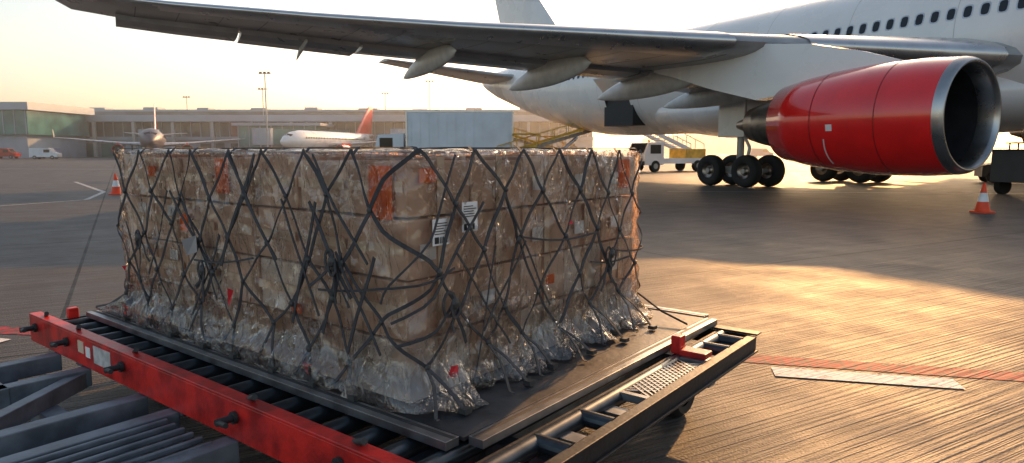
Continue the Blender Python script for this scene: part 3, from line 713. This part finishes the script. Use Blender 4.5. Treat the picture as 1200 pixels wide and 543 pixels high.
for j in range(len(rows)-1):
    for i in range(NC):
        a=node[i,j]
        for di in((0,-1) if j%2==0 else (0,1)):
            b2=node[(i+di)%NC,j+1]; b2=(near(b2[0],a[0]),b2[1])
            strap_uv(a,b2,random.choice((.012,.015,.018)),random.uniform(-.004,.008))
for (i,j),a in node.items():
    if j: q,n=surf(a[0],a[1],OFF); knot(q,n,random.uniform(.011,.019))
def rimpt(s):
    p,n=perim_point(s); q=p.copy()
    if abs(n.x)>.3: q.x=.035 if n.x<0 else PX-.035
    if abs(n.y)>.3: q.y=.035 if n.y<0 else PY-.035
    q.z=PZ+.02; return q,n
for i in range(NC):
    a=node[i,len(rows)-1]; p,n=surf(a[0],a[1],OFF)
    for dd in(-.08,.09):
        q,_=rimpt(a[0]+dd+random.uniform(-.04,.04))
        m_=(p+q)/2+n*.012+Vector((0,0,random.uniform(-.03,.0)))
        pts=[p,(p+m_)/2,m_,(m_+q)/2,q]; nn_=(n+Vector((0,0,.5))).normalized()
        if abs(n.y)>.5 and n.y<0:
            q=p+n*random.uniform(.12,.2)+Vector(((dd)*.8,0,0)); q.z=PZ+.01; pts=[p,(p*2+q)/3+n*.03,(p+q*2)/3+n*.02,q,q+Vector((0,0,-.002))+n*.02]
        ribbon(pts,[nn_]*5,.015)
    nb.box((q.x-.02,q.y-.02,PZ+.004),(q.x+.02,q.y+.02,PZ+.025),1)
for k in range(20):
    s=random.uniform(-.75,.45)*3.4; v=random.choice((1.0,.8,.6)); 
    strap_uv((s,v),(s+random.choice((-1,1))*random.uniform(.15,.5),v-random.uniform(.35,.65)),random.choice((.009,.012,.016)),random.uniform(0,.01),14,OFF+.01,.004)
for k in range(5):
    s=random.uniform(-2.6,1.6); v=random.uniform(.35,.75); strap_uv((s,v),(s+random.uniform(.4,.7),v+random.uniform(-.12,.12)),.010,random.uniform(.01,.04),16,OFF+.012,.01)
for cs,cv in clusters:
    for k in range(2):
        rr=random.uniform(.025,.04); pts=[];ns=[]
        for i in range(15):
            t=2*math.pi*i/14; q,n=surf(cs+random.uniform(-.004,.004)+rr*math.cos(t)+.03*(k-1),cv+rr*1.5*math.sin(t)/HC-.02*k,OFF+.02+.01*k); pts.append(q); ns.append(n)
        ribbon(pts,ns,.013,.005)
    for k in range(3):
        t=random.uniform(-2.6,-.5); ln=random.uniform(.12,.3); strap_uv((cs,cv),(cs+ln*math.cos(t),cv+ln*math.sin(t)/HC),.014,.01,8,OFF+.02)
    q,n=surf(cs,cv,OFF+.02); knot(q,n,.028)
for i in range(0,NC):
    a=node[i,0]; p,n=surf(a[0],a[1],OFF-.005); zt=PZ+HC*1.01+.020
    p.z=zt-.03
    p2=Vector((p.x,p.y,0))-n*.28+Vector((random.uniform(-.1,.1),random.uniform(-.1,.1),0)); p2.z=zt
    m_=(p+p2)/2; m_.z=zt
    p3=Vector(((X0+X1)/2+(p2.x-(X0+X1)/2)*.3,(Y0+Y1)/2+(p2.y-(Y0+Y1)/2)*.5,zt))
    ribbon([p,p-n*.03+Vector((0,0,.03)),m_,p2,p3],[n,(n+Vector((0,0,1))).normalized(),Vector((0,0,1)),Vector((0,0,1)),Vector((0,0,1))],.018)
nb.obj('cargo_net',[M_strap,M_knot],PAL)
b=MB()
for s,v,w,h,m in((TOT-1.25,.30,.035,.09,0),(TOT-.62,.06,.05,.05,0),(.1,.12,.06,.05,0),(TOT-2.45,.32,.03,.03,0),(1.0,.66,.03,.02,0),(TOT-1.65,.52,.14,.09,1),(TOT-2.5,.07,.05,.03,0)):
    q,n=surf(s,v,OFF+.03); d=Vector((-n.y,n.x,0)); up=Vector((0,0,1)); k=random.uniform(-.3,.3); d2=d*math.cos(k)+up*math.sin(k); u2=up*math.cos(k)-d*math.sin(k)
    b.add([q-d2*w/2-u2*h/2,q+d2*w/2-u2*h/2+n*.01,q+d2*w/2+u2*h/2,q-d2*w/2+u2*h/2+n*.015],[(0,1,2,3)],m)
b.obj('tags',[M_rlab,mat('silver_patch',(.35,.36,.38),.4,.5)],PAL)
# ---------------------------------------------------------------- dolly
M_dred=mat('dolly_red',(.62,.022,.016),.38,0,.5,9,bump=.2,bs=60,col2=(.32,.014,.012)); M_drail=mat('dolly_rail',(.022,.024,.028),.5,.1,.5,10,bump=.2,spec=.35); M_dg=mat('dolly_grey',(.20,.22,.25),.5,.3,.45,7,bump=.2); M_rol=mat('roller_steel',(.07,.08,.09),.35,.7,.4,9)
M_plate=mat('grate_steel',(.28,.29,.30),.4,.7,.3,12)
YE=3.50; XE=2.24
b=MB(); y=-.10
while y<YE-.06:
    b.cyl((-.2,y,.425),(XE,y,.425),.038,n=14,m=0); b.cyl((-.215,y,.425),(-.2,y,.425),.018,n=8,m=1); y+=.18
b.obj('rollers',[M_rol,M_dg],DOL,autos=40)
b=MB()
BX=-.27
b.box((BX-.012,-.9,.325),(BX,YE+.04,.493),0); b.box((BX-.012,-.9,.493),(BX+.055,YE+.04,.505),0); b.box((BX,-.9,.325),(BX+.055,YE+.04,.337),0)
b.obj('end_beam',[M_dred],DOL,bevel=.003)
b=MB()
for y in(3.42,2.9,2.15,1.05,.35):
    b.cyl((BX-.012,y,.43),(BX-.10,y,.43),.016,n=12,m=0); b.cyl((BX-.09,y,.43),(BX-.10,y-.08,.44),.012,n=10,m=0); b.cyl((BX-.014,y,.43),(BX-.03,y,.43),.028,n=12,m=0)
    b.cyl((BX+.06,y+.05,.47),(BX+.02,y-.1,.53),.013,n=10,m=0)
b.box((BX-.0155,2.30,.375),(BX-.0125,2.52,.475),1); b.box((BX-.0155,2.66,.40),(BX-.0125,2.74,.47),2); b.box((BX-.0155,2.57,.39),(BX-.0125,2.63,.45),3)
b.obj('levers_and_plates',[M_blk,mat('plate_white',(.6,.58,.56),.5,0,.3,20),M_tape,M_lab],DOL,autos=40)
RY=-.30
b=MB()
b.box((-.2,-.09,.36),(XE,-.06,.455),0); b.box((-.2,RY,.36),(XE+.02,RY+.035,.448),0); b.box((-.2,RY-.01,.448),(XE-.001,RY+.045,.458),0); b.box((-.2,RY-.015,.36),(XE+.02,RY,.372),0)
b.box((XE+.021,RY+.05,.36),(XE+.06,YE,.448),0); b.box((XE-.0,RY-.01,.459),(XE+.08,YE,.470),0)
b.box((-.2,YE-.05,.36),(XE,YE,.445),0)
b.obj('side_rails',[M_drail],DOL,bevel=.004)
b=MB()
for x0,x1 in((.95,1.45),):
    n_=15
    for i in range(n_+1):
        x=x0+(x1-x0)*i/n_; b.beam((x,RY+.04,.45),(x+.12,-.09,.45),.010,.008,1); b.beam((x+.12,RY+.04,.448),(x,-.09,.448),.010,.008,1)
    b.box((x0-.03,RY+.04,.42),(x0,-.09,.457),1); b.box((x1+.12,RY+.04,.42),(x1+.16,-.09,.457),1)
for x in(0.1,.45,.8,1.75,2.1): b.box((x-.04,RY+.04,.37),(x+.04,-.095,.42),1); 
for x in(-.05,.3,.62,1.92,2.14): b.cyl((x,RY+.04,.43),(x,-.095,.43),.035,n=14,m=2)
b.obj('side_grate',[M_rol,M_plate,M_rol],DOL)
b=MB()
x=1.66
b.box((x-.04,-.10,.456),(x+.03,-.045,.555),0); b.box((x-.06,RY+.05,.458),(x+.04,-.10,.49),0)
b.box((XE+.0,1.2,.472),(XE+.06,1.28,.54),0); b.box((-.1,YE-.1,.45),(-.04,YE-.05,.52),0)
b.obj('red_stops',[M_dred],DOL,bevel=.006)
b=MB()
for y in(.25,1.75,3.0): b.box((-.2,y-.05,.24),(XE,y+.05,.36),0)
for x in(.4,1.9): b.box((x-.05,-.18,.22),(x+.05,YE-.05,.34),0)
for y,xe in((1.1,-1.9),(1.62,-1.9),(1.95,-1.7),(2.65,-.75),(3.1,-.7)): b.beam((BX-.0,y,.27),(xe,y,.27),.09,.10,0)
b.beam((-.7,3.15,.27),(-.7,2.6,.27),.08,.10,0); b.beam((-.3,2.65,.26),(-1.2,1.95,.26),.07,.09,0); b.beam((-.55,.7,.18),(-.55,3.1,.18),.10,.08,0)
b.beam((-1.2,1.0,.2),(-1.2,2.1,.2),.08,.08,0)
for i in range(6): b.box((-1.15,1.12+.08*i,.30),(-.35,1.14+.08*i,.325),0)
b.obj('underframe',[M_dg],DOL,bevel=.005)
b=MB()
for x in(.35,1.9):
    for y in(.05,3.0):
        b.lathe([(-.07,.1),(-.08,.14),(-.05,.165),(.05,.165),(.08,.14),(.07,.1)],(x,y,.165),axis='y',n=28,m=0); b.cyl((x,y-.06,.165),(x,y+.06,.165),.1,n=18,m=2)
        b.beam((x,y,.2),(x,y,.32),.05,.12,2)
b.obj('dolly_wheels',[M_tyre,M_hub,M_blk],DOL,autos=40)
